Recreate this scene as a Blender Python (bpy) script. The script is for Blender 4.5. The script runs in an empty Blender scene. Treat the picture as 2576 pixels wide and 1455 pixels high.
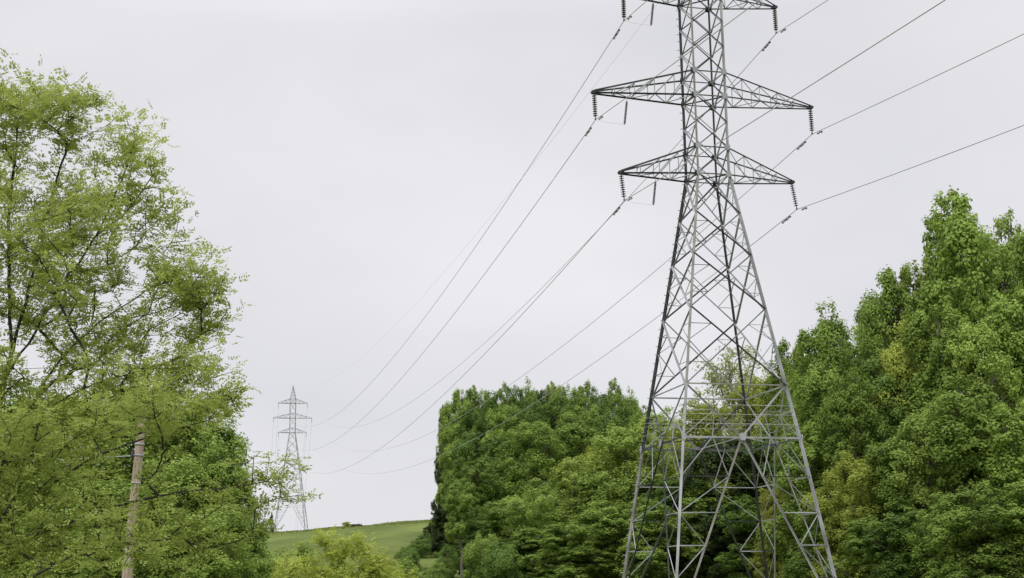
import bpy, math, random
import numpy as np
from mathutils import Vector, Matrix
rng = np.random.default_rng(11)
random.seed(5)
scene = bpy.context.scene
COL = scene.collection
CAMZ = 1.6

# ------------------------------------------------------------------ helpers
def link(o, parent=None):
    COL.objects.link(o)
    if parent is not None:
        o.parent = parent
    return o

def empty(name, loc, label, cat, rotz=0.0, group=None):
    e = bpy.data.objects.new(name, None)
    e.location = loc
    e.rotation_euler = (0, 0, rotz)
    e.empty_display_size = 0.5
    e["label"] = label
    e["category"] = cat
    if group: e["group"] = group
    return link(e)

def quad_mesh(name, V, tint=None):
    N = len(V)
    me = bpy.data.meshes.new(name)
    me.vertices.add(4 * N)
    me.vertices.foreach_set("co", V.reshape(-1).astype(np.float32))
    me.loops.add(4 * N)
    me.loops.foreach_set("vertex_index", np.arange(4 * N, dtype=np.int32))
    me.polygons.add(N)
    me.polygons.foreach_set("loop_start", np.arange(0, 4 * N, 4, dtype=np.int32))
    if tint is not None:
        a = me.attributes.new("tint", 'FLOAT', 'FACE')
        a.data.foreach_set("value", tint.astype(np.float32))
    me.update(calc_edges=True)
    return me

def unit(a):
    return a / np.maximum(np.linalg.norm(a, axis=-1, keepdims=True), 1e-9)

def leaf_quads(C, N, size, aspect=0.55, T=None):
    N = unit(N)
    if T is None:
        T = rng.normal(size=C.shape)
    T = T - N * np.sum(T * N, axis=1, keepdims=True)
    T = unit(T)
    B = np.cross(N, T)
    s = np.asarray(size).reshape(-1, 1)
    return np.stack([C - T * s, C + B * s * aspect - T * s * .15, C + T * s, C - B * s * aspect - T * s * .15], axis=1)

def frustums(name, P, Q, rp, rq, sides=5):
    P = np.asarray(P, float); Q = np.asarray(Q, float)
    rp = np.asarray(rp, float); rq = np.asarray(rq, float)
    d = unit(Q - P)
    ref = np.where(np.abs(d[:, 2:3]) < .9, np.array([[0, 0, 1.]]), np.array([[1., 0, 0]]))
    u = unit(np.cross(d, ref)); v = np.cross(d, u)
    M = len(P)
    ang = np.arange(sides) * 2 * math.pi / sides
    ring = u[:, None, :] * np.cos(ang)[None, :, None] + v[:, None, :] * np.sin(ang)[None, :, None]
    A = P[:, None, :] + ring * rp[:, None, None]
    B = Q[:, None, :] + ring * rq[:, None, None]
    V = np.concatenate([A, B], axis=1).reshape(-1, 3)
    i = np.arange(sides); j = (i + 1) % sides
    f = np.stack([i, j, j + sides, i + sides], axis=1)
    F = (f[None] + (np.arange(M) * 2 * sides)[:, None, None]).reshape(-1, 4)
    me = bpy.data.meshes.new(name)
    me.vertices.add(len(V)); me.vertices.foreach_set("co", V.reshape(-1).astype(np.float32))
    me.loops.add(F.size); me.loops.foreach_set("vertex_index", F.reshape(-1).astype(np.int32))
    me.polygons.add(len(F)); me.polygons.foreach_set("loop_start", np.arange(0, F.size, 4, dtype=np.int32))
    me.update(calc_edges=True)
    return me

# ------------------------------------------------------------------ materials
def new_mat(name):
    m = bpy.data.materials.new(name); m.use_nodes = True
    nt = m.node_tree; nt.nodes.clear()
    return m, nt, nt.nodes, nt.links

def leaf_material(name, dark, light, transl=.35):
    m, nt, n, l = new_mat(name)
    out = n.new('ShaderNodeOutputMaterial')
    at = n.new('ShaderNodeAttribute'); at.attribute_name = "tint"
    tc = n.new('ShaderNodeTexCoord'); oi = n.new('ShaderNodeObjectInfo')
    noi = n.new('ShaderNodeTexNoise'); noi.inputs['Scale'].default_value = .45; noi.inputs['Detail'].default_value = 2
    l.new(tc.outputs['Object'], noi.inputs['Vector'])
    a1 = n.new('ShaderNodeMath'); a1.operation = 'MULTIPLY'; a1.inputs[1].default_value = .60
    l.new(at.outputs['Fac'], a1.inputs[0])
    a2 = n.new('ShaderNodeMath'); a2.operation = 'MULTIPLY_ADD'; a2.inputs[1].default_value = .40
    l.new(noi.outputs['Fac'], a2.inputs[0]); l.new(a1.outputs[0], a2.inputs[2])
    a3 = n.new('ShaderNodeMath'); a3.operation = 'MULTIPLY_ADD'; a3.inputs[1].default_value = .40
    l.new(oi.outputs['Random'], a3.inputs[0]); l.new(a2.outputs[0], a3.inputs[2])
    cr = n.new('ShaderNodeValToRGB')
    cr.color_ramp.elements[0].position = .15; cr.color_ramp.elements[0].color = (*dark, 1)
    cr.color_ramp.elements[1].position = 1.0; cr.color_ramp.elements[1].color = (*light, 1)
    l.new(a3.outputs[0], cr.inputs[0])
    p = n.new('ShaderNodeBsdfPrincipled'); p.inputs['Roughness'].default_value = .65
    p.inputs['Specular IOR Level'].default_value = .12
    t = n.new('ShaderNodeBsdfTranslucent')
    hs = n.new('ShaderNodeHueSaturation'); hs.inputs['Hue'].default_value = .486; hs.inputs['Saturation'].default_value = 1.05; hs.inputs['Value'].default_value = 1.3
    l.new(cr.outputs[0], p.inputs['Base Color']); l.new(cr.outputs[0], hs.inputs['Color']); l.new(hs.outputs[0], t.inputs['Color'])
    mx = n.new('ShaderNodeMixShader'); mx.inputs[0].default_value = transl
    l.new(p.outputs[0], mx.inputs[1]); l.new(t.outputs[0], mx.inputs[2]); l.new(mx.outputs[0], out.inputs[0])
    return m

def rough_material(name, c1, c2, scale=8, rough=.8, metal=0., stretch=(1, 1, 1), bump=.2):
    m, nt, n, l = new_mat(name)
    out = n.new('ShaderNodeOutputMaterial'); p = n.new('ShaderNodeBsdfPrincipled')
    tc = n.new('ShaderNodeTexCoord'); mp = n.new('ShaderNodeMapping'); mp.inputs['Scale'].default_value = stretch
    noi = n.new('ShaderNodeTexNoise'); noi.inputs['Scale'].default_value = scale; noi.inputs['Detail'].default_value = 5
    cr = n.new('ShaderNodeValToRGB')
    cr.color_ramp.elements[0].position = .3; cr.color_ramp.elements[0].color = (*c1, 1)
    cr.color_ramp.elements[1].position = .7; cr.color_ramp.elements[1].color = (*c2, 1)
    b = n.new('ShaderNodeBump'); b.inputs['Strength'].default_value = bump; b.inputs['Distance'].default_value = .02
    l.new(tc.outputs['Object'], mp.inputs[0]); l.new(mp.outputs[0], noi.inputs['Vector']); l.new(noi.outputs['Fac'], cr.inputs[0])
    l.new(cr.outputs[0], p.inputs['Base Color']); l.new(noi.outputs['Fac'], b.inputs['Height']); l.new(b.outputs[0], p.inputs['Normal'])
    p.inputs['Roughness'].default_value = rough; p.inputs['Metallic'].default_value = metal
    l.new(p.outputs[0], out.inputs[0])
    return m

M_STEEL = rough_material("galvanised_steel", (.19, .20, .215), (.42, .43, .45), .9, .6, .05)
M_DARK = rough_material("shaded_weathered_steel", (.014, .016, .019), (.045, .048, .052), 1.5, .65, .1)  # shade of undersides and turned-away members painted into the steel, plus weathering
M_RUST = rough_material("rust_stained_steel", (.16, .15, .13), (.33, .32, .30), 1.2, .7, .1)
M_FARST = rough_material("hazed_galvanised_steel", (.30, .31, .33), (.40, .41, .43), .8, .6, .0)  # distance haze on the far pylon, painted in as a lighter steel tone
M_WIRE = rough_material("aluminium_cable", (.36, .36, .37), (.50, .50, .51), .5, .5, .0)
M_PORC = rough_material("glazed_porcelain", (.045, .045, .05), (.10, .10, .105), 3, .3)
M_POLY = rough_material("grey_polymer", (.10, .105, .11), (.17, .175, .18), 4, .6)
M_BARK = rough_material("dark_bark", (.016, .013, .011), (.05, .042, .034), 6, .9, 0, (1, 1, .3), .6)
M_BARK2 = rough_material("grey_bark", (.07, .06, .05), (.18, .16, .14), 6, .9, 0, (1, 1, .3), .6)
M_POLE = rough_material("weathered_pole_wood", (.24, .175, .14), (.48, .38, .33), 5, .85, 0, (4, 4, .25), .5)
M_CONC = rough_material("concrete", (.25, .24, .23), (.38, .37, .35), 6, .9)

G_LOCUST = leaf_material("locust_leaves", (.15, .205, .045), (.41, .49, .14), .42)
G_DARK = leaf_material("deep_green_leaves", (.045, .082, .018), (.165, .265, .055), .24)
G_MID = leaf_material("fresh_green_leaves", (.074, .122, .022), (.265, .38, .080), .26)
G_LIGHT = leaf_material("light_green_leaves", (.115, .175, .030), (.345, .465, .11), .30)
G_YEL = leaf_material("yellow_green_leaves", (.16, .20, .030), (.42, .49, .11), .36)
G_BRN = leaf_material("olive_green_leaves", (.12, .135, .025), (.30, .33, .07), .32)
G_PALE = leaf_material("pale_yellow_green_leaves", (.20, .24, .09), (.44, .50, .22), .36)
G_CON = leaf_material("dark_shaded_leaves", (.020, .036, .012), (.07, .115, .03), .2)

# ------------------------------------------------------------------ ground
def smooth(a, b, x):
    t = np.clip((x - a) / (b - a), 0, 1); return t * t * (3 - 2 * t)
def hfun(x, y):
    x = np.asarray(x, float); y = np.asarray(y, float)
    s = np.clip((y - 60) / 340, 0, 1) ** 1.05
    top = 22 + 6 * np.tanh(.09 * (x + 60) / 6)
    h = s * top * (1 - smooth(405, 820, y))
    h = h + smooth(70, 200, y) * (.35 * np.sin(x * .09 + 1) * np.cos(y * .05) + .18 * np.sin(x * .31 + y * .17))
    return h
xs = np.concatenate([[-3000, -1500, -800, -500], np.arange(-300, 301, 4), [500, 800, 1500, 3000]])
ys = np.concatenate([[-3000, -1000, -300, -80], np.arange(-20, 460, 4), [500, 560, 640, 720, 820, 1000, 1600, 4000]])
X, Y = np.meshgrid(xs, ys)
Z = hfun(X, Y)
V = np.stack([X, Y, Z], -1).reshape(-1, 3)
nx, ny = len(xs), len(ys)
F = [(j * nx + i, j * nx + i + 1, (j + 1) * nx + i + 1, (j + 1) * nx + i) for j in range(ny - 1) for i in range(nx - 1)]
me = bpy.data.meshes.new("ground"); me.from_pydata(V.tolist(), [], F); me.update()
me.shade_smooth()
g = link(bpy.data.objects.new("ground", me)); g["kind"] = "structure"
g["label"] = "grassy ground rising to a mown green hill"; g["category"] = "ground"
m, nt, n, l = new_mat("meadow_grass")
out = n.new('ShaderNodeOutputMaterial'); p = n.new('ShaderNodeBsdfPrincipled'); p.inputs['Roughness'].default_value = .9
p.inputs['Specular IOR Level'].default_value = .1
tc = n.new('ShaderNodeTexCoord')
mpg = n.new('ShaderNodeMapping'); mpg.inputs['Scale'].default_value = (1, .22, 1); mpg.inputs['Rotation'].default_value = (0, 0, .35)
n1 = n.new('ShaderNodeTexNoise'); n1.inputs['Scale'].default_value = .08; n1.inputs['Detail'].default_value = 9; n1.inputs['Roughness'].default_value = .62
n2 = n.new('ShaderNodeTexNoise'); n2.inputs['Scale'].default_value = 1.6; n2.inputs['Detail'].default_value = 4
l.new(tc.outputs['Object'], mpg.inputs[0]); l.new(mpg.outputs[0], n1.inputs['Vector']); l.new(tc.outputs['Object'], n2.inputs['Vector'])
ad = n.new('ShaderNodeMath'); ad.operation = 'MULTIPLY_ADD'; ad.inputs[1].default_value = .35
l.new(n2.outputs['Fac'], ad.inputs[0]); l.new(n1.outputs['Fac'], ad.inputs[2])
cr = n.new('ShaderNodeValToRGB')
cr.color_ramp.elements[0].position = .54; cr.color_ramp.elements[0].color = (.070, .098, .018, 1)
cr.color_ramp.elements[1].position = .82; cr.color_ramp.elements[1].color = (.135, .175, .038, 1)
l.new(ad.outputs[0], cr.inputs[0]); l.new(cr.outputs[0], p.inputs['Base Color']); l.new(p.outputs[0], out.inputs[0])
me.materials.append(m)

# short seed-head tufts, mostly along the crest
tr = np.random.default_rng(77)
NT = 9000
gy = 330 + 74 * np.sqrt(tr.random(NT)); gx = gy * (-.195 + .150 * tr.random(NT))
gz = hfun(gx, gy); gh = .10 + .25 * tr.random(NT) ** 3
a_ = tr.random(NT) * math.pi; wv = np.stack([np.cos(a_), np.sin(a_), 0 * a_], 1) * .12
b0 = np.stack([gx, gy, gz - .05], 1); lean = tr.normal(size=(NT, 3)) * .12; lean[:, 2] = 0
tp = b0 + np.stack([0 * gh, 0 * gh, gh], 1) + lean
gm = quad_mesh("tall_grass", np.stack([b0 - wv, b0 + wv, tp + wv * .5, tp - wv * .5], 1), tr.random(NT))
gm.materials.append(leaf_material("grass_blades", (.09, .12, .022), (.17, .21, .05), .3))
go = link(bpy.data.objects.new("tall_grass", gm)); go["kind"] = "stuff"; go["label"] = "rough green grass tufts covering the hill"; go["category"] = "grass"

# ------------------------------------------------------------------ lattice tower
class Beams:
    def __init__(s): s.v = []; s.f = []; s.m = []
    def L(s, a, b, w, mat=0, out=None, t=None):
        a = Vector(a); b = Vector(b); d = (b - a)
        if d.length < 1e-4: return
        d.normalize()
        o = Vector(out) if out is not None else Vector((.3, .4, 1))
        u = d.cross(o)
        if u.length < 1e-3: u = d.cross(Vector((1, .2, 0)))
        u.normalize(); v = u.cross(d).normalized()
        t = t or max(w * .16, .008)
        prof = [(0, 0), (w, 0), (w, t), (t, t), (t, w), (0, w)]
        k = len(s.v)
        for q in (a, b):
            for (i, j) in prof:
                s.v.append(tuple(q + u * (i - w * .3) + v * (j - w * .3)))
        for i in range(6):
            j = (i + 1) % 6
            s.f.append((k + i, k + j, k + 6 + j, k + 6 + i)); s.m.append(mat)
        s.f.append(tuple(k + i for i in range(5, -1, -1))); s.m.append(mat)
        s.f.append(tuple(k + 6 + i for i in range(6))); s.m.append(mat)
    def plate(s, c, u, v, su, sv, th=.02, mat=0):
        c = Vector(c); u = Vector(u).normalized(); v = Vector(v).normalized(); w = u.cross(v)
        pts = [(-1, -.5), (-.5, -1), (.6, -1), (1, -.4), (1, .6), (.4, 1), (-.6, 1), (-1, .5)]
        k = len(s.v)
        for e in (-1, 1):
            for (i, j) in pts: s.v.append(tuple(c + u * i * su + v * j * sv + w * e * th / 2))
        nn = len(pts)
        s.f.append(tuple(k + i for i in range(nn - 1, -1, -1))); s.m.append(mat)
        s.f.append(tuple(k + nn + i for i in range(nn))); s.m.append(mat)
        for i in range(nn):
            j = (i + 1) % nn
            s.f.append((k + i, k + j, k + nn + j, k + nn + i)); s.m.append(mat)
    def mesh(s, name, mats):
        me = bpy.data.meshes.new(name); me.from_pydata(s.v, [], s.f); me.update()
        for mm in mats: me.materials.append(mm)
        me.polygons.foreach_set("material_index", s.m)
        return me
    def obj(s, name, parent, mats):
        return link(bpy.data.objects.new(name, s.mesh(name, mats)), parent)

def lathe(name, prof, sides=14):
    V = []; F = []
    for (r, z) in prof:
        for i in range(sides):
            a = 2 * math.pi * i / sides; V.append((r * math.cos(a), r * math.sin(a), z))
    for k in range(len(prof) - 1):
        for i in range(sides):
            j = (i + 1) % sides
            F.append((k * sides + i, (k + 1) * sides + i, (k + 1) * sides + j, k * sides + j))
    me = bpy.data.meshes.new(name); me.from_pydata(V, [], F); me.update(); me.shade_smooth()
    return me

def insulator_mesh(n=10, L=1.2):
    prof = [(.001, 0), (.018, 0), (.018, -.07)]
    sp = (L - .18) / n
    z = -.07
    for i in range(n):
        prof += [(.028, z), (.040, z - sp * .22), (.104, z - sp * .40), (.106, z - sp * .48), (.028, z - sp * .54), (.016, z - sp * .98)]
        z -= sp
    prof += [(.02, z), (.025, -L + .06), (.04, -L + .03), (.04, -L - .03), (.001, -L - .04)]
    me = lathe("insulator_string", prof); me.materials.append(M_PORC)
    return me

def arrester_mesh(L=1.1):
    prof = [(.001, .28), (.008, .28), (.008, 0), (.035, 0), (.035, -.05)]
    z = -.05; k = 16; sp = (L - .1) / k
    for i in range(k):
        prof += [(.036, z), (.058, z - sp * .5), (.036, z - sp * .9)]; z -= sp
    prof += [(.035, z), (.035, -L), (.001, -L)]
    me = lathe("surge_arrester", prof, 10); me.materials.append(M_POLY)
    return me

def build_tower(base, rot, levels, arms, belt, w_fn, peak_z, mats, label, detail=True, scale_m=1.0):
    T = empty("transmission_tower", base, label, "electricity pylon", rot, "lattice pylons along the power line")
    def corner(ix, iy, z):
        w = w_fn(z) / 2; return Vector((ix * w, iy * w, z))
    top = arms[-1][1]
    brk = sorted(set([0, belt[0], belt[1], arms[0][0], top]))
    for ix in (-1, 1):
        for iy in (-1, 1):
            b = Beams()
            for a, c in zip(brk[:-1], brk[1:]):
                mt = 0 if iy < 0 else 1
                if a < belt[0]: mt = 0 if iy < 0 else (1 if ix > 0 else 2)
                if ix < 0 and iy < 0 and a >= belt[1]: mt = 2
                wd = (.116 if a < arms[0][0] else .092) * scale_m
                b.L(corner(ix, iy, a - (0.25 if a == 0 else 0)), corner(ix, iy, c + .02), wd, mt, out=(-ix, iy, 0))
            b.obj("leg", T, mats)
    if detail:
        b = Beams(); b.L((0, 0, 0), (-.17, .08, 0), .024, 0, t=.02); bm = b.mesh("step_bolt", mats)
        z = 3.0; k = 0
        while z < top:
            c = corner(-1, 1, z)
            o = link(bpy.data.objects.new("step_bolt", bm), T); o.location = c; o.rotation_euler = (0, 0, .75 if k % 2 else -.1)
            z += .38; k += 1
        # fine anti-climb strands around the body above the belt
        for zz in (belt[0] + .55, belt[0] + .95, belt[0] + 1.35):
            cs = [corner(-1, -1, zz), corner(1, -1, zz), corner(1, 1, zz), corner(-1, 1, zz)]
            cs = [c * 1.0 + Vector((c.x, c.y, 0)).normalized() * .12 for c in cs]
            me2 = frustums("anti_climb_wire", [tuple(c) for c in cs], [tuple(cs[(i + 1) % 4]) for i in range(4)], [.009] * 4, [.009] * 4, 5)
            me2.materials.append(M_WIRE); link(bpy.data.objects.new("anti_climb_wire", me2), T)
    faces = [((-1, -1), (1, -1), (0, -1, 0)), ((1, -1), (1, 1), (1, 0, 0)), ((1, 1), (-1, 1), (0, 1, 0)), ((-1, 1), (-1, -1), (-1, 0, 0))]
    for fi, (A, B, nrm) in enumerate(faces):
        b = Beams(); nv = Vector(nrm)
        seg = levels
        for a, c in zip(seg[:-1], seg[1:]):
            p1 = corner(*A, a); p2 = corner(*B, a); q1 = corner(*A, c); q2 = corner(*B, c)
            wide = w_fn(a) > 2.0
            s = (.058 if wide else .042) * scale_m
            off = nv * .05
            b.L(p1 - off, q2 - off, s, 0, out=nv)
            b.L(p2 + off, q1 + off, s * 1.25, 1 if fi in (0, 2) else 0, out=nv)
            if w_fn(a) > 1.7 and detail:
                w1 = w_fn(a); w2 = w_fn(c); tt = w1 / (w1 + w2); zc = a + (c - a) * tt
                l1 = corner(*A, zc); l2 = corner(*B, zc)
                for (lc, pa, qa) in ((l1, p1, q1), (l2, p2, q2)):
                    oth_lo = p1 + (q2 - p1) * (tt * .5) if pa is p1 else p2 + (q1 - p2) * (tt * .5)
                    oth_hi = q1 + (p2 - q1) * ((1 - tt) * .5) if pa is p1 else q2 + (p1 - q2) * ((1 - tt) * .5)
                    b.L(lc, oth_lo, .032, 0, out=nv); b.L(lc, oth_hi, .032, 0, out=nv)
                    if w1 > 2.4:
                        b.L((pa + lc) / 2, oth_lo, .027, 0, out=nv)
                        b.L((qa + lc) / 2, oth_hi, .027, 0, out=nv)
        for zz in [lv for ar in arms for lv in ar[:2]]:
            b.L(corner(*A, zz), corner(*B, zz), .048 * scale_m, 1 if fi == 2 else 0, out=nv)
            if detail:
                for P in (A, B):
                    c = corner(*P, zz) + nv * .085
                    u = (corner(*B, zz) - corner(*A, zz)).normalized()
                    b.plate(c + u * (.04 if P == A else -.04), u, (0, 0, 1), .12, .14, .02, 0 if fi in (0, 1) else 1)
        zt, zb = belt[1], belt[0]
        t1 = corner(*A, zt); t2 = corner(*B, zt); b1 = corner(*A, zb); b2 = corner(*B, zb); mid = (b1 + b2) / 2
        b.L(t1, t2, .060 * scale_m, 2 if fi == 0 else 0, out=(0, 0, 1))
        b.L(t1, mid, .064 * scale_m, 1 if fi in (2, 3) else 0, out=nv); b.L(t2, mid, .064 * scale_m, 0, out=nv)
        for (tc_, bc_) in ((t1, b1), (t2, b2)):
            mm_ = (tc_ + mid) / 2; lm = (tc_ + bc_) / 2
            b.L(mm_, lm, .032 * scale_m, 0, out=nv); b.L(mm_, bc_, .032 * scale_m, 0, out=nv)
            b.L(mm_, (bc_ + mid) / 2, .032 * scale_m, 0, out=nv)
        b.L(b1, b2, .076 * scale_m, 0 if fi != 3 else 1, out=(0, 0, -1))
        if detail:
            b.plate(mid + nv * .1, (b2 - b1), (0, 0, 1), .15, .15, .025, 0)
            b.plate(b1 + nv * .1, (b2 - b1), (0, 0, 1), .10, .15, .025, 0)
        for (C, bc_, sg) in ((A, b1, -1), (B, b2, 1)):
            foot = corner(*C, .1)
            b.L(mid, foot, .067 * scale_m, (0 if sg > 0 else 2) if fi < 2 else 1, out=nv)
            fr = [0, .20, .38, .54, .70, .85]
            for k in range(1, len(fr)):
                dp = mid + (foot - mid) * fr[k]; lp = bc_ + (foot - bc_) * fr[k]
                d0 = mid + (foot - mid) * fr[k - 1]; l0 = bc_ + (foot - bc_) * fr[k - 1]
                b.L(dp, lp, .042 * scale_m, 1 if (k + fi) % 3 == 1 else 0, out=(0, 0, 1))
                if k > 1 and detail:
                    b.L(l0 if k % 2 else d0, dp if k % 2 else lp, .032 * scale_m, 0, out=nv)
                elif detail: b.L((b1 + b2) / 2 * .5 + bc_ * .5, lp, .033, 0, out=nv); b.L((b1 + b2) / 2 * .5 + bc_ * .5, dp, .033, 0, out=nv)
        b.obj("face_bracing", T, mats)
    b = Beams()
    mids = [Vector((0, -w_fn(belt[0]) / 2, belt[0])), Vector((w_fn(belt[0]) / 2, 0, belt[0])), Vector((0, w_fn(belt[0]) / 2, belt[0])), Vector((-w_fn(belt[0]) / 2, 0, belt[0]))]
    for i in range(4): b.L(mids[i], mids[(i + 1) % 4], .05 * scale_m, 1 if i % 2 else 0, out=(0, 0, 1))
    b.L(mids[0], mids[2], .045 * scale_m, 0, out=(0, 0, 1))
    b.obj("horizontal_diaphragm", T, mats)
    for lv in (arms[0][0], arms[1][0], arms[2][0]):
        b = Beams()
        b.L(corner(-1, -1, lv), corner(1, 1, lv), .045 * scale_m, 1); b.L(corner(1, -1, lv), corner(-1, 1, lv), .045 * scale_m, 1)
        b.obj("horizontal_diaphragm", T, mats)
    b = Beams(); ap = Vector((0, 0, peak_z)); zt = arms[-1][1]
    for ix in (-1, 1):
        for iy in (-1, 1): b.L(corner(ix, iy, zt), ap, .09 * scale_m, 0 if iy < 0 else 1, out=(ix, iy, 0))
    for k in range(1, 4):
        f0 = (k - 1) / 4; f1 = k / 4
        for i in range(4):
            A = [(-1, -1), (1, -1), (1, 1), (-1, 1)][i]; B = [(-1, -1), (1, -1), (1, 1), (-1, 1)][(i + 1) % 4]
            a0 = corner(*A, zt).lerp(ap, f0); b1_ = corner(*B, zt).lerp(ap, f1); a1 = corner(*A, zt).lerp(ap, f1)
            b.L(a0, b1_, .045 * scale_m, 0); b.L(a1, b1_, .045 * scale_m, 0)
    b.obj("tower_peak", T, mats)
    ins = insulator_mesh(); arr = arrester_mesh()
    att = {}
    for ai, (zb, zt, span, tilts, arr_on) in enumerate(arms):
        for sx in (-1, 1):
            b = Beams()
            tip = Vector((sx * span, 0, zb))
            cb = [corner(sx, -1, zb), corner(sx, 1, zb)]; ct = [corner(sx, -1, zt), corner(sx, 1, zt)]
            tips = [tip + Vector((0, -.08, 0)), tip + Vector((0, .08, 0))]
            for k in (0, 1):
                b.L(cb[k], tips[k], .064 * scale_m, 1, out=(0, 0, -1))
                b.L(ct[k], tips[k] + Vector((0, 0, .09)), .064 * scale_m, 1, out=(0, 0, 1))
            N = 5 if span > 4.5 else 4
            if not detail: N = 3
            for i in range(N):
                f = i / N; f2 = (i + 1) / N
                P = [cb[k].lerp(tips[k], f) for k in (0, 1)]; Q = [cb[k].lerp(tips[k], f2) for k in (0, 1)]
                PT = [ct[k].lerp(tips[k], f) for k in (0, 1)]; QT = [ct[k].lerp(tips[k], f2) for k in (0, 1)]
                if i > 0:
                    b.L(P[0], P[1], .036 * scale_m, 0)
                    for k in (0, 1): b.L(P[k], PT[k], .030 * scale_m, 0)
                    b.L(PT[0], PT[1], .030 * scale_m, 0)
                if i < N - 1:
                    b.L(P[i % 2], Q[1 - i % 2], .034 * scale_m, 0)
                    for k in (0, 1): b.L(PT[k], Q[k], .034 * scale_m, 0)
            b.plate(tip + Vector((0, 0, .03)), (1, 0, 0), (0, 0, 1), .13, .08, .18, 1)
            arm = b.obj("crossarm", T, mats)
            o = link(bpy.data.objects.new("insulator_string", ins), arm)
            o.location = tip + Vector((0, 0, -.03))
            ty = tilts[0 if sx < 0 else 1]
            o.rotation_euler = (0, -ty, 0)
            att[(ai, sx)] = tip + Vector((math.sin(ty) * 1.20, 0, -.03 - math.cos(ty) * 1.22))
            if arr_on and sx < 0:
                ra = link(bpy.data.objects.new("surge_arrester", arr), arm)
                hp = tip.lerp(Vector((-w_fn(zb) / 2, 0, zb)), .34 if ai == 1 else .48)
                ra.location = hp + Vector((0, 0, -.28)); ra.rotation_euler = (0, .13, 0)
                Lb = hp + Vector((-.14, 0, -1.37)); Ce = att[(ai, sx)]
                pts = [Ce.lerp(Lb, t) + Vector((0, 0, -.04 * math.sin(math.pi * t))) for t in np.linspace(0, 1, 7)]
                me2 = frustums("arrester_lead", [tuple(q) for q in pts[:-1]], [tuple(q) for q in pts[1:]], [.005] * 6, [.005] * 6, 5)
                me2.materials.append(M_WIRE)
                link(bpy.data.objects.new("arrester_lead", me2), arm)
    for ix in (-1, 1):
        for iy in (-1, 1):
            c = corner(ix, iy, 0)
            fm = lathe("concrete_footing", [(.001, .25), (.38, .25), (.42, .20), (.45, -.9)], 16); fm.materials.append(M_CONC)
            fo = link(bpy.data.objects.new("concrete_footing", fm), T); fo.location = (c.x, c.y, -.1)
    mw = Matrix.Translation(base) @ Matrix.Rotation(rot, 4, 'Z')
    return {k: mw @ v for k, v in att.items()}, mw @ Vector((0, 0, peak_z))

def wnear(z):
    return float(np.interp(z, [0, 8.35, 20.25, 40], [7.6, 5.15, 1.45, 1.45]))
near_levels = [10.6, 14.0, 16.45, 18.4, 20.25, 21.5, 22.7, 23.9, 25.05, 26.3, 27.5, 28.7, 29.8]
near_arms = [(20.25, 21.5, 4.06, (.10, .16), True), (23.9, 25.05, 5.2, (.03, .02), True), (28.7, 29.9, 3.69, (0, .02), True)]
attN, pkN = build_tower(Vector((8.82, 63.35, 0.0)), math.radians(13.8), near_levels, near_arms, (8.35, 10.6), wnear, 31.2,
    [M_STEEL, M_DARK, M_RUST], "tall grey steel lattice pylon with three crossarms beside woodland")
FB = 22.6
def wfar(z):
    return float(np.interp(z, [0, 26.5, 60], [8.6, 1.5, 1.5]))
far_levels = [11.0, 15.5, 19, 22, 24.4, 26.5, 28.5, 30.5, 32.5, 34.6, 35.8]
far_arms = [(26.5, 27.7, 3.8, (0, 0), False), (30.5, 31.7, 5.2, (0, 0), False), (34.6, 35.8, 3.95, (0, 0), False)]
attF, pkF = build_tower(Vector((-60.7, 402, FB)), math.radians(13.0), far_levels, far_arms, (8.0, 11.0), wfar, 39.6,
    [M_FARST, M_FARST, M_FARST], "slender haze-pale steel lattice pylon on the crest of a grassy hill", detail=False, scale_m=1.4)

# ------------------------------------------------------------------ cables
def damper_mesh():
    P = [(-.17, 0, -.09), (-.19, 0, -.09), (.10, 0, -.09), (0, 0, 0)]; Q = [(.17, 0, -.09), (-.09, 0, -.09), (.20, 0, -.09), (0, 0, -.10)]
    me = frustums("vibration_damper", P, Q, [.012, .045, .045, .022], [.012, .035, .055, .022], 8)
    me.materials.append(M_POLY); return me
DAMP = damper_mesh()
def cable(points_spans, r, name, label, dampers=True):
    pts = []
    for (a, b, sag, n) in points_spans:
        for i in range(n):
            t = i / n
            p = a.lerp(b, t); p.z -= 4 * sag * t * (1 - t); pts.append(p)
    org = points_spans[0][1].copy()
    pts.append(points_spans[-1][1].copy())
    q = [tuple(p - org) for p in pts]
    me = frustums(name, q[:-1], q[1:], [r] * (len(q) - 1), [r] * (len(q) - 1), 6)
    me.materials.append(M_WIRE)
    o = bpy.data.objects.new(name, me); o.location = org
    o["label"] = label; o["category"] = "power cable"; o["group"] = "cables strung between the pylons"
    link(o)
    if dampers:
        (a0, b0, s0, _), (a1, b1, s1, _) = points_spans[0], points_spans[1]
        for (A, B, S, dist) in ((b0, a0, s0, .75), (a1, b1, s1, 1.0), (a1, b1, s1, 1.55)):
            d = (B - A); t = dist / d.length
            p = A.lerp(B, t); p.z -= 4 * S * t * (1 - t)
            d2 = (p - A).normalized()
            dm = bpy.data.objects.new("vibration_damper", DAMP); link(dm, o)
            dm.location = p - org; dm.rotation_euler = (0, -math.asin(max(-1, min(1, d2.z))), math.atan2(d2.y, d2.x))
for key in attN:
    a = attN[key]; f = attF[key]
    back = Vector((a.x + 260 * .2487, a.y - 260 * .9686, a.z - 1.0))
    sg = 6.8
    if key == (0, -1): sg = 4.6
    nxt = Vector((f.x - 300 * .18, f.y + 300 * .98, f.z - 45))
    cable([(back, a, sg, 60), (a, f, 10.9, 90), (f, nxt, 22, 40)], .0165, "conductor_cable", "thin grey aluminium conductor hanging from the pylon insulators")
back = Vector((pkN.x + 260 * .2487, pkN.y - 260 * .9686, pkN.z))
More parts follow.
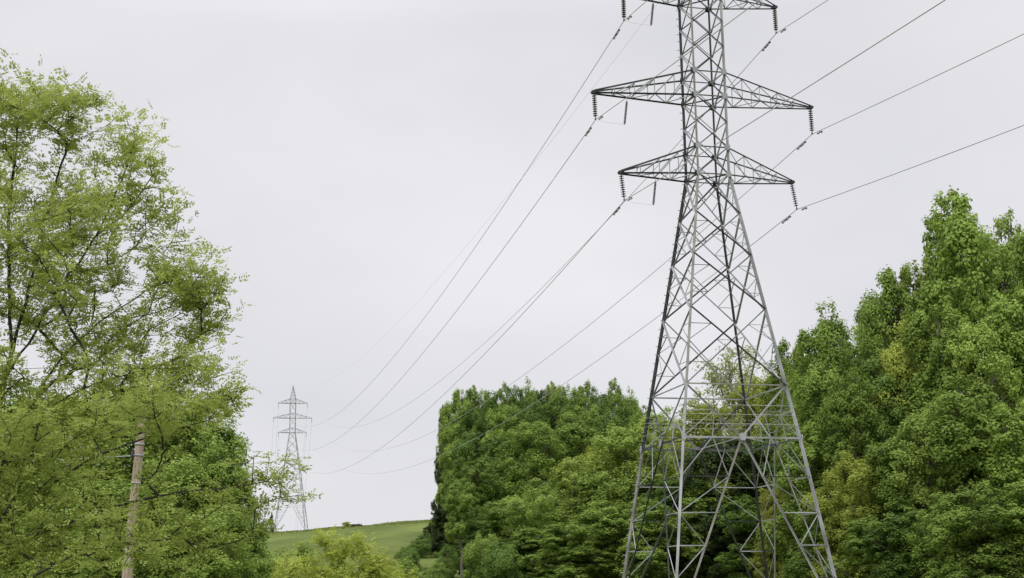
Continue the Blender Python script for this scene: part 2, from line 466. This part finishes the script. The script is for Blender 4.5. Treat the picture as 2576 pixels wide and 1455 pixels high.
cable([(back, pkN, 5, 40), (pkN, pkF, 7.0, 90), (pkF, Vector((pkF.x - 54, pkF.y + 294, pkF.z - 45)), 18, 30)], .0055, "shield_wire", "very thin steel shield wire strung between pylon peaks", False)

# ------------------------------------------------------------------ utility pole
def pole():
    bx, by = -10.53, 40.0
    E = empty("utility_pole", (bx, by, 0), "weathered wooden utility pole half hidden among leafy trees", "utility pole")
    E.rotation_euler = (0, .055, 0)
    zz = np.linspace(-.3, 8.2, 12)
    me = lathe("pole_shaft", [(.152 - .006 * z, z) for z in zz] + [(.001, 8.21)], 18); me.materials.append(M_POLE)
    link(bpy.data.objects.new("pole_shaft", me), E)
    for z in (6.05, 5.75, 5.0):
        me = lathe("metal_band", [(.120, z), (.133, z), (.133, z + .05), (.120, z + .05)], 18); me.materials.append(M_STEEL)
        link(bpy.data.objects.new("metal_band", me), E)
    pm = lathe("pin_insulator", [(.001, .2), (.03, .2), (.05, .17), (.035, .13), (.06, .09), (.04, .05), (.02, 0)], 12); pm.materials.append(M_PORC)
    o = link(bpy.data.objects.new("pin_insulator", pm), E); o.location = (0, 0, 8.2)
    ju = lathe("secondary_bracket", [(.001, .16), (.04, .16), (.04, -.1), (.001, -.1)], 10); ju.materials.append(M_DARK)
    o = link(bpy.data.objects.new("secondary_bracket", ju), E); o.location = (-.15, -.10, 5.72)
    for z, y in ((8.3, 0), (5.75, -.1)):
        a = Vector((bx + .055 * z - .1, by + y, z)); c = Vector((bx - 40, by - 4, z + .6)); q = []
        for i in range(25):
            t = i / 24; p = a.lerp(c, t); p.z -= 4 * .7 * t * (1 - t); q.append(tuple(p - a))
        me = frustums("service_wire", q[:-1], q[1:], [.012] * 24, [.012] * 24, 5); me.materials.append(M_WIRE)
        o = bpy.data.objects.new("service_wire", me); o.location = a; o["label"] = "thin overhead wire running from the wooden pole"; o["category"] = "overhead wire"
        link(o)
pole()

# ------------------------------------------------------------------ dense tree prototypes
def crown(name, seed, H=18., R=3.5, base=.03, nl=30, cpl=15, lp=92, ls=.105, topr=1.0, keep=1.0, vz=1.25):
    """boughs on a rounded envelope -> leaf clumps on each bough -> leaves"""
    global rng
    rng = np.random.default_rng(seed)
    zc = H * (base + (1 - base) * (np.arange(nl) + rng.random(nl)) / nl)
    th = np.arange(nl) * 2.39996 + rng.normal(size=nl) * .6
    dome = R * 1.25 * topr
    ud = np.clip((zc - (H - dome)) / dome, 0, 1)
    prof = R * np.sqrt(np.clip(1 - ud ** 2.2, 0, 1)) * (.82 + .24 * np.sin(zc * .9 + seed))
    rl = R * (.26 + .26 * rng.random(nl)); rl = np.where(ud > .5, rl * .9, rl)
    rad = np.clip(prof - rl * .75, 0, None) * (.7 + .5 * rng.random(nl))
    LC = np.stack([rad * np.cos(th), rad * np.sin(th), zc - rl * .75 * vz], 1)
    nk = nl // 3
    zk = np.linspace(H * max(.08, base), H * .84, nk); KC = np.stack([rng.normal(size=nk) * .3, rng.normal(size=nk) * .3, zk], 1)
    LC = np.concatenate([LC, KC]); rl = np.concatenate([rl, np.full(nk, R * .42)]); NL = len(LC)
    lt = rng.random(NL)
    li = np.repeat(np.arange(NL), cpl); d = rng.normal(size=(len(li), 3)); d[:, 2] += .30
    outl = LC[li] * np.array([1, 1, 0]); d = unit(unit(d) + unit(outl) * .40)
    rcl = rl[li] * (.22 + .26 * rng.random(len(li)))
    CC = LC[li] + d * (rl[li] * (.65 + .45 * rng.random(len(li))))[:, None] * np.array([1, 1, vz])
    ct = rng.random(len(li)) * .6 + lt[li] * .4
    cn_ = (lp * (rcl / rcl.mean()) ** 1.7).astype(int) + 12
    idx = np.repeat(np.arange(len(li)), cn_)
    e = rng.normal(size=(len(idx), 3)); e[:, 2] += .1; e = unit(e)
    rr = (.2 + .95 * rng.random(len(idx)) ** .75)
    P = CC[idx] + e * (rcl[idx] * rr)[:, None] * np.array([1.0, 1.0, 1.1])
    P[:, 2] -= .35 * rr ** 2 * rcl[idx] * np.hypot(e[:, 0], e[:, 1])
    N = e * .65 + d[idx] * .45 + rng.normal(size=e.shape) * .38 + np.array([0, 0, .30])
    sz = ls * (.5 + .85 * rng.random(len(idx)))
    Q = leaf_quads(P, N, sz, .62)
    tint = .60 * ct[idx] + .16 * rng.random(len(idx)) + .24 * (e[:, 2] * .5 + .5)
    if keep < 1:
        k = rng.random(len(Q)) < keep; Q = Q[k]; tint = tint[k]
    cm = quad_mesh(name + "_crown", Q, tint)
    zz = np.linspace(-.5, H * .9, 14)
    tx = np.cumsum(rng.normal(size=14) * .08); ty = np.cumsum(rng.normal(size=14) * .08); tx -= tx[0]; ty -= ty[0]
    TP = np.stack([tx, ty, zz], 1); tr = .24 * (1 - zz / (H * 1.0)) + .03
    Ps = list(TP[:-1]); Qs = list(TP[1:]); r1 = list(tr[:-1]); r2 = list(tr[1:])
    for k in range(NL):
        c = LC[k]; hz = max(.5, c[2] - np.hypot(c[0], c[1]) * 1.0 - .3); hz = min(hz, H * .85)
        i = int(np.searchsorted(zz, hz)); i = min(max(i, 1), 13)
        s = TP[i - 1] + (TP[i] - TP[i - 1]) * ((hz - zz[i - 1]) / (zz[i] - zz[i - 1]))
        pv = s; r0 = .075
        for t in (.35, .7, 1.0):
            q = s + (c - s) * t + rng.normal(size=3) * .10 + np.array([0, 0, -.2 * math.sin(math.pi * t)])
            Ps.append(pv); Qs.append(q); r1.append(r0); r2.append(r0 * .66); r0 *= .66; pv = q
        for m_ in np.where(li == k)[0][::2]:
            Ps.append(c); Qs.append(CC[m_]); r1.append(.028); r2.append(.008)
    tm = frustums(name + "_trunk", Ps, Qs, r1, r2, 6)
    return cm, tm, H, R
PROTO = {
    'broad': [crown("broad_a", 1, nl=28, R=3.6), crown("broad_b", 2, nl=32, R=3.6), crown("broad_c", 3, nl=25, R=3.6, topr=1.3), crown("broad_d", 13, nl=28, R=3.6, topr=1.1)],
    'column': [crown("column_a", 6, R=2.8, nl=36, topr=.95, lp=82, vz=1.35), crown("column_b", 7, R=2.8, nl=40, topr=.9, lp=76, vz=1.4), crown("column_c", 17, R=2.8, nl=34, topr=1.3, lp=86, vz=1.35)],
    'bush': [crown("bush_a", 9, H=5, R=2.8, base=.1, nl=13, cpl=14, ls=.07, vz=.9), crown("bush_b", 19, H=5, R=2.8, base=.1, nl=11, cpl=14, ls=.07, vz=.9)],
    'sparse': [crown("sparse_a", 10, R=3.6, nl=26, ls=.10, keep=.42, lp=80)],
    'tall': [crown("tall_a", 31, R=2.6, nl=14, base=.55)],
}
LBL = {
    G_DARK: "dense deep green broadleaf tree on a wooded slope", G_MID: "leafy fresh green broadleaf tree in the woodland edge",
    G_LIGHT: "light green broadleaf tree with a rounded leafy crown", G_YEL: "yellow-green spring tree at the woodland edge",
    G_BRN: "olive-green young-leafed tree among greener trees", G_PALE: "pale yellow-green airy tree rising above the woodland",
    G_CON: "dark shaded tree deep inside the woodland"}
rr_ = random.Random(3); cnt = {}
def place(kind, tx, Y, tv, w, mat):
    ps = PROTO[kind]; cnt[kind] = cnt.get(kind, 0) + 1
    if Y >= 118 and tx < .09 and Y < 300: w *= 1.27; Y *= 1.27
    cm, tm, H, R = ps[cnt[kind] % len(ps)]
    x = tx * Y; z = float(hfun(x, Y)) - .15
    h = CAMZ + tv * Y - z
    nm = {'bush': "shrub"}.get(kind, "broadleaf_tree")
    lb = LBL[mat] if kind != 'bush' else ("yellow-green leafy shrub at the foot of the slope" if mat in (G_YEL, G_LIGHT) else "dark green leafy shrub at the foot of the slope")
    if kind == 'tall': lb = "tall tree with a bare pale trunk at the wood edge"
    e = empty(nm, (x, Y, z), lb, "shrub" if kind == 'bush' else "tree", rr_.random() * 6.28, "trees and shrubs of the wooded slope")
    s = w / 2 / R
    e.scale = (s, s, h / H)
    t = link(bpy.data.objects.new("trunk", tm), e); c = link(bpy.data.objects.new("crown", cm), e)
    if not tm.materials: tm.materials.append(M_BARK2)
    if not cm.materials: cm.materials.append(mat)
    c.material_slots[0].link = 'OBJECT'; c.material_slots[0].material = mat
    return e
TREES = [
 # tall edge trees, spaced so that each crown stands apart
 ('column', .309, 84, .284, 5.8, G_MID), ('column', .289, 88, .240, 4.2, G_LIGHT), ('column', .333, 86, .243, 4.4, G_MID), ('broad', .349, 88, .262, 5.4, G_LIGHT), ('broad', .368, 80, .264, 5.6, G_MID),
 ('column', .266, 84, .229, 4.4, G_MID), ('broad', .249, 90, .203, 4.6, G_LIGHT), ('column', .237, 88, .176, 3.8, G_DARK),
 ('broad', .218, 82, .202, 5.4, G_MID), ('broad', .199, 90, .179, 4.2, G_LIGHT), ('column', .187, 94, .175, 3.8, G_MID), ('broad', .175, 98, .156, 4.4, G_YEL),
 ('broad', .320, 74, .190, 5.0, G_LIGHT), ('column', .347, 74, .213, 5.0, G_MID), ('column', .295, 76, .203, 4.6, G_MID), ('broad', .272, 78, .188, 4.6, G_YEL),
 ('column', .372, 74, .180, 4.6, G_MID), ('column', .252, 78, .165, 4.2, G_DARK), ('broad', .232, 76, .153, 4.4, G_MID), ('column', .210, 80, .158, 4.0, G_MID),
 ('broad', .362, 67, .142, 4.6, G_LIGHT), ('column', .335, 66, .128, 4.2, G_MID), ('column', .308, 68, .153, 4.4, G_MID), ('broad', .283, 69, .128, 4.6, G_LIGHT),
 ('column', .258, 70, .110, 4.0, G_MID), ('broad', .230, 72, .100, 4.4, G_YEL), ('column', .197, 78, .115, 4.2, G_MID),
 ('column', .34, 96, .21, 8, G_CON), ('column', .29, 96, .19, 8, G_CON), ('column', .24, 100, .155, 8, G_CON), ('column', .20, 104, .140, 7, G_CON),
 ('column', .350, 61, .080, 3.8, G_MID), ('column', .318, 62, .075, 3.8, G_MID), ('broad', .290, 63, .070, 3.8, G_MID), ('column', .262, 65, .060, 3.4, G_DARK), ('column', .238, 67, .055, 3.4, G_MID), ('column', .212, 74, .065, 3.8, G_DARK),
 # behind the pylon
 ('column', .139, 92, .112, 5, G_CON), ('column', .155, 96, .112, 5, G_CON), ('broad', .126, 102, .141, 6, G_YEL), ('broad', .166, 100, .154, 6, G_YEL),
 ('sparse', .149, 112, .179, 8, G_PALE), ('broad', .101, 108, .132, 6, G_LIGHT), ('broad', .087, 116, .130, 6, G_MID),
 ('broad', .174, 84, .08, 3.5, G_BRN), ('column', .158, 86, .07, 4.0, G_DARK), ('column', .12, 92, .090, 4.6, G_MID), ('column', .10, 92, .085, 4.6, G_DARK), ('column', .145, 88, .06, 4, G_CON),
 ('column', .18, 92, .12, 4.4, G_DARK), ('column', .145, 104, .11, 8, G_CON),
 ('broad', .075, 95, .120, 7.0, G_LIGHT), ('broad', .056, 100, .106, 5.6, G_YEL), ('broad', .040, 96, .095, 5.6, G_LIGHT), ('broad', .020, 100, .088, 5.2, G_MID),
 ('column', .088, 88, .07, 4.5, G_MID), ('column', .064, 90, .07, 4.4, G_MID), ('column', .035, 88, .055, 4.4, G_MID),
 # the hill wood
 ('broad', .012, 125, .124, 7, G_MID), ('broad', -.009, 128, .116, 5.6, G_DARK), ('broad', .040, 128, .128, 7, G_MID), ('broad', .064, 130, .129, 6.5, G_DARK),
 ('column', -.025, 122, .098, 3.8, G_MID), ('broad', 0.003, 108, .074, 4.8, G_LIGHT), ('column', -.014, 108, .070, 4.0, G_MID), ('column', .014, 94, .052, 4.4, G_MID), ('column', -.001, 94, .045, 4, G_DARK),
 ('column', -.0360, 150, .1475, 3.6, G_MID), ('column', -.026, 151, .1490, 4.0, G_MID), ('broad', -.015, 149, .1450, 4.8, G_DARK), ('column', -.005, 151, .1485, 3.4, G_MID), ('broad', .002, 150, .1455, 4.4, G_DARK),
 ('broad', .010, 152, .1510, 4.8, G_MID), ('column', .020, 150, .1465, 3.6, G_DARK), ('column', .029, 150, .1515, 3.6, G_LIGHT), ('broad', .040, 151, .1475, 4.6, G_MID), ('column', .050, 150, .1490, 3.4, G_MID), ('broad', .058, 149, .1465, 4.6, G_DARK), ('broad', .070, 151, .1500, 4.6, G_MID), ('broad', .080, 150, .1435, 4.4, G_MID),
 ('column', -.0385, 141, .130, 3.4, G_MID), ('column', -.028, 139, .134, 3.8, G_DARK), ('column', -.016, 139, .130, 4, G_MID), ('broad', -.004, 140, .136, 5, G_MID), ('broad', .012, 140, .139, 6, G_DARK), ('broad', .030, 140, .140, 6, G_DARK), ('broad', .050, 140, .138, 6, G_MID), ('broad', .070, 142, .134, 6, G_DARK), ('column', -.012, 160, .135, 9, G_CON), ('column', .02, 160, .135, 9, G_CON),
 ('column', -.0395, 134, .110, 3.4, G_MID), ('column', -.028, 130, .118, 3.8, G_DARK), ('column', -.0475, 152, .136, 1.8, G_CON), ('column', -.0475, 146, .104, 2.2, G_CON),
 ('column', -.0405, 128, .086, 3.2, G_DARK), ('column', -.049, 128, .066, 2.6, G_CON), ('bush', -.056, 128, .056, 3.0, G_CON), ('column', -.030, 114, .066, 3.2, G_DARK), ('bush', -.022, 100, .047, 4, G_MID),
 ('tall', -.0360, 106, .085, 2.6, G_MID),
 ('bush', -.064, 122, .047, 3.4, G_DARK), ('bush', -.073, 114, .039, 3.4, G_DARK), ('bush', -.054, 98, .028, 3.6, G_MID), ('bush', -.010, 90, .040, 4.0, G_DARK), ('bush', -.046, 110, .040, 3, G_DARK), ('bush', -.083, 108, .032, 3, G_BRN),
 # shrubs in front of the meadow
 ('bush', -.142, 64, .040, 4, G_LIGHT), ('bush', -.168, 76, .040, 6, G_MID), ('bush', -.072, 74, .030, 3.6, G_MID), ('bush', -.155, 58, .032, 4, G_YEL),
 ('bush', -.188, 54, .040, 4, G_LIGHT), ('bush', -.212, 50, .046, 4, G_LIGHT), ('bush', -.175, 56, .030, 3.4, G_YEL), ('bush', -.084, 62, .026, 3, G_LIGHT), ('bush', -.118, 64, .030, 4.6, G_LIGHT),
 # dense growth behind the wooden pole
 ('broad', -.250, 50, .160, 5.0, G_MID), ('broad', -.209, 50, .136, 3.8, G_MID), ('broad', -.228, 52, .146, 4.4, G_LIGHT), ('broad', -.285, 50, .148, 5, G_LIGHT),
 ('broad', -.325, 49, .155, 5, G_MID), ('broad', -.365, 48, .150, 5, G_MID), ('broad', -.228, 46, .105, 3.8, G_LIGHT), ('broad', -.268, 46, .090, 4.0, G_MID),
 ('broad', -.305, 46, .100, 4, G_MID), ('broad', -.200, 47, .108, 3.0, G_MID), ('broad', -.345, 46, .09, 4.4, G_LIGHT), ('broad', -.215, 44, .065, 3.2, G_LIGHT), ('broad', -.25, 44, .055, 3.4, G_MID), ('broad', -.192, 46, .070, 2.4, G_MID), ('broad', -.285, 44, .060, 3.4, G_MID),
 ('bush', -.1135, 385, .0575, 3.6, G_YEL), ('bush', -.1640, 400, .064, 2.0, G_DARK),
]
for t in TREES: place(*t)

# fallen log on the crest
lx, ly = -40.6, 380.; lz = float(hfun(lx, ly))
P = [(-1.4, 0, .3), (-.4, .1, .35), (.6, 0, .4), (.3, 0, .4), (.9, 0, .4)]; Q = [(-.4, .1, .35), (.6, 0, .4), (1.6, 0, .25), (.8, .2, .9), (1.4, -.2, .8)]
me = frustums("fallen_log", P, Q, [.3, .28, .23, .09, .08], [.28, .23, .15, .04, .03], 9); me.materials.append(M_BARK)
o = bpy.data.objects.new("fallen_log", me); o.location = (lx, ly, lz); o["label"] = "dark fallen log lying on the grassy hill crest"; o["category"] = "log"; link(o)

# ------------------------------------------------------------------ skeleton trees (locusts)
def skeleton_tree(name, base, limbs, lobes, natt, leaves_per, bark, leafmat, label, gap=None, seed=1, maxr=.17, step=.22, leaflet=.026, spread=.085, rach=.20, ksz=1.0):
    global rng
    rng = np.random.default_rng(seed)
    base = np.array(base, float)
    nodes = []; par = []
    for li, limb in enumerate(limbs):
        pts = np.array(limb, float)
        prev = -1
        if li > 0:
            A = np.array(nodes); prev = int(np.argmin(np.linalg.norm(A - pts[0], axis=1)))
        else:
            nodes.append(pts[0]); par.append(-1); prev = 0
        # Catmull-Rom so that the limbs curve instead of kinking
        ext = np.vstack([2 * pts[0] - pts[1], pts, 2 * pts[-1] - pts[-2]])
        for k in range(1, len(ext) - 2):
            p0, p1, p2, p3 = ext[k - 1], ext[k], ext[k + 1], ext[k + 2]
            n_ = max(1, int(np.linalg.norm(p2 - p1) / step))
            for i in range(1, n_ + 1):
                t = i / n_
                q = .5 * ((2 * p1) + (-p0 + p2) * t + (2 * p0 - 5 * p1 + 4 * p2 - p3) * t * t + (-p0 + 3 * p1 - 3 * p2 + p3) * t ** 3) + rng.normal(size=3) * .012
                nodes.append(q); par.append(prev); prev = len(nodes) - 1
    lob = np.array([l_[:4] for l_ in lobes], float)
    wts = lob[:, 3] ** 2.1; wts /= wts.sum()
    att = []
    while len(att) < natt:
        k = rng.choice(len(lob), p=wts); d = unit(rng.normal(size=3)); r = lob[k, 3] * rng.random() ** .42 * (1 + .18 * rng.normal())
        p = lob[k, :3] + d * r * np.array([1, 1.2, .85])
        if gap is not None and gap(p) and rng.random() < .93: continue
        att.append(p)
    att = np.array(att)
    tb = np.array(limbs[0][min(2, len(limbs[0]) - 1)])
    order = np.argsort(np.linalg.norm(att - tb, axis=1) + rng.random(len(att)) * 1.2)
    tips = []
    cap = len(nodes) + natt * 22
    ND = np.zeros((cap, 3)); ND[:len(nodes)] = nodes; cn = len(nodes); par = par + [0] * (cap - cn)
    low = base[2] + 1.2 * ksz
    for k in order:
        p = att[k]; A = ND[:cn]; d = A - p
        dist = np.linalg.norm(d, axis=1)
        cost = dist + .85 * np.clip(d[:, 2] + .45 * dist, 0, None) + np.where(A[:, 2] < low, 3, 0)
        j = int(np.argmin(cost)); s = A[j].copy(); L = dist[j]
        n_ = int(min(20, max(1, L / step))); pv = j
        side = rng.normal(size=3) * .07 * L
        for i in range(1, n_ + 1):
            t = i / n_
            q = s + (p - s) * t + (side + np.array([0, 0, -.05 * L])) * math.sin(math.pi * t) + rng.normal(size=3) * .010
            ND[cn] = q; par[cn] = pv; pv = cn; cn += 1
        tips.append(cn - 1)
    ND = ND[:cn]; par = np.array(par[:cn])
    r2 = np.zeros(cn); kids = np.zeros(cn, int)
    for i in range(cn - 1, 0, -1):
        if kids[i] == 0: r2[i] = .0042 ** 2.1
        r2[par[i]] += r2[i]; kids[par[i]] += 1
    rad = np.minimum(r2 ** (1 / 2.1) * 1.05, maxr)
    idx = np.arange(1, cn); pr = par[1:]
    e = empty(name, tuple(base), label, "tree")
    tm = frustums("trunk", ND[pr] - base, ND[idx] - base, np.minimum(rad[pr], rad[idx] * 1.35 + .004), rad[idx], 6); tm.materials.append(bark)
    link(bpy.data.objects.new("trunk", tm), e)
    tips = np.array(tips)
    den = (leaves_per * (.25 + 1.5 * rng.random(len(tips)))).astype(int)
    src = np.repeat(tips, den); M = len(src)
    back = rng.random(M)
    up1 = par[src]; up2 = par[up1]
    st = np.where((back < .5)[:, None], ND[src], np.where((back < .8)[:, None], ND[up1], ND[up2])) + rng.normal(size=(M, 3)) * spread * np.array([1.25, 1.25, .7])
    ctint = rng.random(cn)[src]
    twd = unit(ND[src] - ND[up2] + 1e-6)
    dr = unit(rng.normal(size=(M, 3)) * np.array([1, 1, .4]) + twd * .6 + np.array([0, 0, -.05]))
    nup = unit(np.array([0, 0, 1.]) + rng.normal(size=(M, 3)) * .4)
    sd = unit(np.cross(dr, nup)); nn = np.cross(sd, dr)
    Ln = rach * (.6 + .6 * rng.random(M))
    Cs = []; Ns = []; Ts = []; Ss = []; Tn = []
    tt = rng.random(M)
    for t in (.25, .45, .65, .85):
        for sg in (-1, 1):
            c = st + dr * (Ln * t)[:, None] + sd * sg * .15 * rach + np.array([0, 0, -1]) * ((Ln * t) ** 2 * .9)[:, None]
            Cs.append(c); Ns.append(nn + rng.normal(size=(M, 3)) * .30); Ts.append(sd * sg + dr * .5)
            Ss.append(leaflet * (.8 + .5 * rng.random(M))); Tn.append(.5 * ctint + .35 * tt + .15 * rng.random(M))
    c = st + dr * Ln[:, None]; Cs.append(c); Ns.append(nn); Ts.append(dr); Ss.append(leaflet * np.ones(M)); Tn.append(.5 * ctint + .35 * tt + .15 * rng.random(M))
    C = np.concatenate(Cs) - base
    Q = leaf_quads(C, np.concatenate(Ns), np.concatenate(Ss), .52, np.concatenate(Ts))
    cm = quad_mesh("crown", Q, np.concatenate(Tn)); cm.materials.append(leafmat)
    link(bpy.data.objects.new("crown", cm), e)
    return e

def pole_gap(p):
    r = p[0] / p[1]; v = (p[2] - CAMZ) / p[1]
    return -.274 < r < -.249 and .074 < v < .118

Yc = 24.
lobes1 = [(-8.4, Yc, 10.3, .8), (-9.3, Yc + .5, 10.0, .9), (-7.4, Yc - .4, 9.8, .65), (-6.65, Yc + .5, 9.7, .5), (-6.25, Yc, 9.2, .45), (-6.15, Yc + .3, 8.4, .65), (-6.4, Yc + .3, 9.95, .3), (-7.7, Yc + .7, 8.8, 1.1), (-7.3, Yc - .6, 7.6, 1.2),
  (-5.9, Yc + .3, 7.5, .7), (-5.3, Yc - .2, 7.0, .65), (-5.4, Yc + .6, 6.2, .75), (-6.9, Yc, 6.3, 1.15), (-5.25, Yc - .4, 5.4, .65), (-6.3, Yc - .6, 5.1, .95), (-8.4, Yc + .8, 7.2, 1.2), (-8.4, Yc - .8, 5.2, 1.1),
  (-9.8, Yc, 8.4, 1.3), (-10, Yc, 6.4, 1.2), (-4.95, Yc, 6.8, .38), (-4.75, Yc, 5.0, .42), (-7.6, Yc - .5, 4.6, .8), (-6.2, Yc - 1, 4.9, .5), (-7.35, Yc, 10.3, .3)]
limbs1 = [[(-9.1, Yc, -.2), (-8.9, Yc, 2.2), (-8.62, Yc, 4.0), (-8.38, Yc, 5.4), (-8.2, Yc, 6.3), (-8.0, Yc + .1, 7.4), (-7.75, Yc, 8.6), (-7.45, Yc, 9.7)],
  [(-8.85, Yc, 2.6), (-8.0, Yc - .2, 4.6), (-7.3, Yc - .4, 5.7), (-6.4, Yc - .4, 6.5), (-5.6, Yc - .3, 7.0)],
  [(-8.38, Yc, 5.4), (-7.7, Yc + .3, 6.8), (-7.1, Yc + .4, 7.9), (-6.7, Yc + .4, 8.9), (-6.5, Yc + .4, 9.6)],
  [(-8.3, Yc, 5.8), (-8.55, Yc + .3, 7.6), (-8.55, Yc + .3, 9.2), (-8.4, Yc, 10.4)],
  [(-8.0, Yc - .2, 4.6), (-7.0, Yc - .5, 5.1), (-6.0, Yc - .5, 5.4), (-5.1, Yc - .4, 5.5)],
  [(-7.1, Yc + .4, 7.9), (-6.5, Yc + .3, 8.4), (-6.15, Yc + .2, 8.9)]]
skeleton_tree("locust_tree", (-9.1, Yc, 0), limbs1, lobes1, 880, 18, M_BARK, G_LOCUST, "tall open-crowned locust tree with dark forking limbs and fresh leaves", pole_gap, 21, spread=.105, maxr=.12, leaflet=.028)
Yd = 21.
lobes2 = [(-6.9, Yd, 4.1, .8), (-5.9, Yd + .5, 4.2, .75), (-4.75, Yd, 4.3, .5), (-4.3, Yd, 4.5, .3), (-3.8, Yd + .2, 3.6, .40), (-3.4, Yd, 3.65, .32), (-3.3, Yd, 3.15, .32), (-4.35, Yd, 3.2, .45), (-5.5, Yd - .4, 3.3, .6),
  (-6.75, Yd, 3.1, .7), (-6.3, Yd - .4, 2.4, .6), (-4.75, Yd, 2.5, .4), (-5.25, Yd - 1, 2.5, .6), (-7.6, Yd, 3.6, .8), (-7.5, Yd, 2.5, .8), (-3.75, Yd, 2.8, .3), (-5.2, Yd - .8, 4.6, .5), (-6.1, Yd - .8, 2.0, .5)]
limbs2 = [[(-8.3, Yd, -.2), (-8.1, Yd, 1.2), (-7.7, Yd, 2.3), (-7.1, Yd, 3.2), (-6.8, Yd, 4.2), (-6.5, Yd, 4.8)],
  [(-7.9, Yd, 2.0), (-6.8, Yd - .2, 2.65), (-5.9, Yd - .2, 2.95), (-5.0, Yd - .2, 3.2), (-4.2, Yd, 3.3), (-3.5, Yd, 3.4)],
  [(-7.1, Yd, 3.0), (-6.2, Yd + .2, 3.7), (-5.2, Yd + .2, 4.1), (-4.4, Yd + .1, 4.3)],
  [(-6.8, Yd - .2, 2.65), (-6.0, Yd - .3, 2.45), (-4.9, Yd - .2, 2.6)]]
skeleton_tree("locust_tree", (-8.3, Yd, 0), limbs2, lobes2, 380, 12, M_BARK, G_LOCUST, "low spreading locust tree with long arching branches by a pole", pole_gap, 22, maxr=.07)
Ye = 60.; xb = -7.15
lobes3 = [(xb, Ye, 3.9, .7), (xb - 1.3, Ye, 3.0, .9), (xb + 1.4, Ye, 3.3, .8), (xb + 2.3, Ye, 2.5, .8), (xb - 2.4, Ye, 2.5, .8), (xb, Ye - .4, 2.4, 1.2), (xb - .6, Ye, 4.5, .35), (xb + .9, Ye, 4.2, .4), (xb - 3.2, Ye, 2.2, .6), (xb + 3.0, Ye, 2.0, .5)]
limbs3 = [[(xb, Ye, -.2), (xb, Ye, 1.0), (xb + .1, Ye, 2.2), (xb, Ye, 3.6)], [(xb, Ye, .9), (xb - .8, Ye, 2.0), (xb - 1.9, Ye, 2.6)], [(xb, Ye, .9), (xb + .9, Ye, 1.9), (xb + 2.0, Ye, 2.6)]]
skeleton_tree("young_tree", (xb, Ye, 0), limbs3, lobes3, 380, 13, M_BARK, G_YEL, "airy yellow-green young tree at the foot of a grassy hill", None, 23, maxr=.06, leaflet=.043, spread=.16, rach=.28, ksz=.4)

# ------------------------------------------------------------------ sky, sun, camera
world = bpy.data.worlds.new("World"); scene.world = world; world.use_nodes = True
nt = world.node_tree; n = nt.nodes; l = nt.links; n.clear()
out = n.new('ShaderNodeOutputWorld')
sky = n.new('ShaderNodeTexSky'); sky.sky_type = 'NISHITA'; sky.sun_disc = False
sky.sun_elevation = math.radians(55); sky.sun_rotation = math.radians(200)
b1 = n.new('ShaderNodeBackground'); b1.inputs['Strength'].default_value = .08; l.new(sky.outputs[0], b1.inputs[0])
tc = n.new('ShaderNodeTexCoord'); sep = n.new('ShaderNodeSeparateXYZ'); l.new(tc.outputs['Generated'], sep.inputs[0])
mr = n.new('ShaderNodeMapRange'); mr.inputs['From Min'].default_value = .38; mr.inputs['From Max'].default_value = 1.0
mr.inputs['To Min'].default_value = 1.0; mr.inputs['To Max'].default_value = 2.8; l.new(sep.outputs['Z'], mr.inputs['Value'])
mpw = n.new('ShaderNodeMapping'); mpw.inputs['Scale'].default_value = (1, 1, 2.0); l.new(tc.outputs['Generated'], mpw.inputs[0])
noi = n.new('ShaderNodeTexNoise'); noi.inputs['Scale'].default_value = 3.2; noi.inputs['Detail'].default_value = 4; noi.inputs['Roughness'].default_value = .45
l.new(mpw.outputs[0], noi.inputs['Vector'])
cr = n.new('ShaderNodeValToRGB')
cr.color_ramp.elements[0].position = .3; cr.color_ramp.elements[0].color = (.735, .735, .77, 1)
cr.color_ramp.elements[1].position = .7; cr.color_ramp.elements[1].color = (.875, .865, .905, 1)
l.new(noi.outputs['Fac'], cr.inputs[0])
b2 = n.new('ShaderNodeBackground'); l.new(cr.outputs[0], b2.inputs[0]); l.new(mr.outputs[0], b2.inputs['Strength'])
mx = n.new('ShaderNodeMixShader'); mx.inputs[0].default_value = .95
l.new(b1.outputs[0], mx.inputs[1]); l.new(b2.outputs[0], mx.inputs[2]); l.new(mx.outputs[0], out.inputs[0])

sd = bpy.data.lights.new("sun", 'SUN'); sd.energy = 1.5; sd.angle = math.radians(12); sd.color = (1, .94, .84)
so = bpy.data.objects.new("sun", sd); link(so)
el = math.radians(55); az = math.radians(200)
dirv = Vector((math.sin(az) * math.cos(el), math.cos(az) * math.cos(el), math.sin(el)))
so.rotation_euler = dirv.to_track_quat('Z', 'Y').to_euler()

cd = bpy.data.cameras.new("camera"); cam = bpy.data.objects.new("camera", cd); link(cam)
cd.sensor_width = 36; cd.lens = 36 * 3700 / 2576; cd.clip_end = 6000; cd.clip_start = .1
M = Matrix.Translation((0, 0, CAMZ)) @ Matrix.Rotation(math.radians(90 + 12.2), 4, 'X') @ Matrix.Rotation(math.radians(-.8), 4, 'Z')
cam.matrix_world = M
scene.camera = cam
scene.view_settings.view_transform = 'Standard'; scene.view_settings.look = 'None'; scene.view_settings.exposure = 0
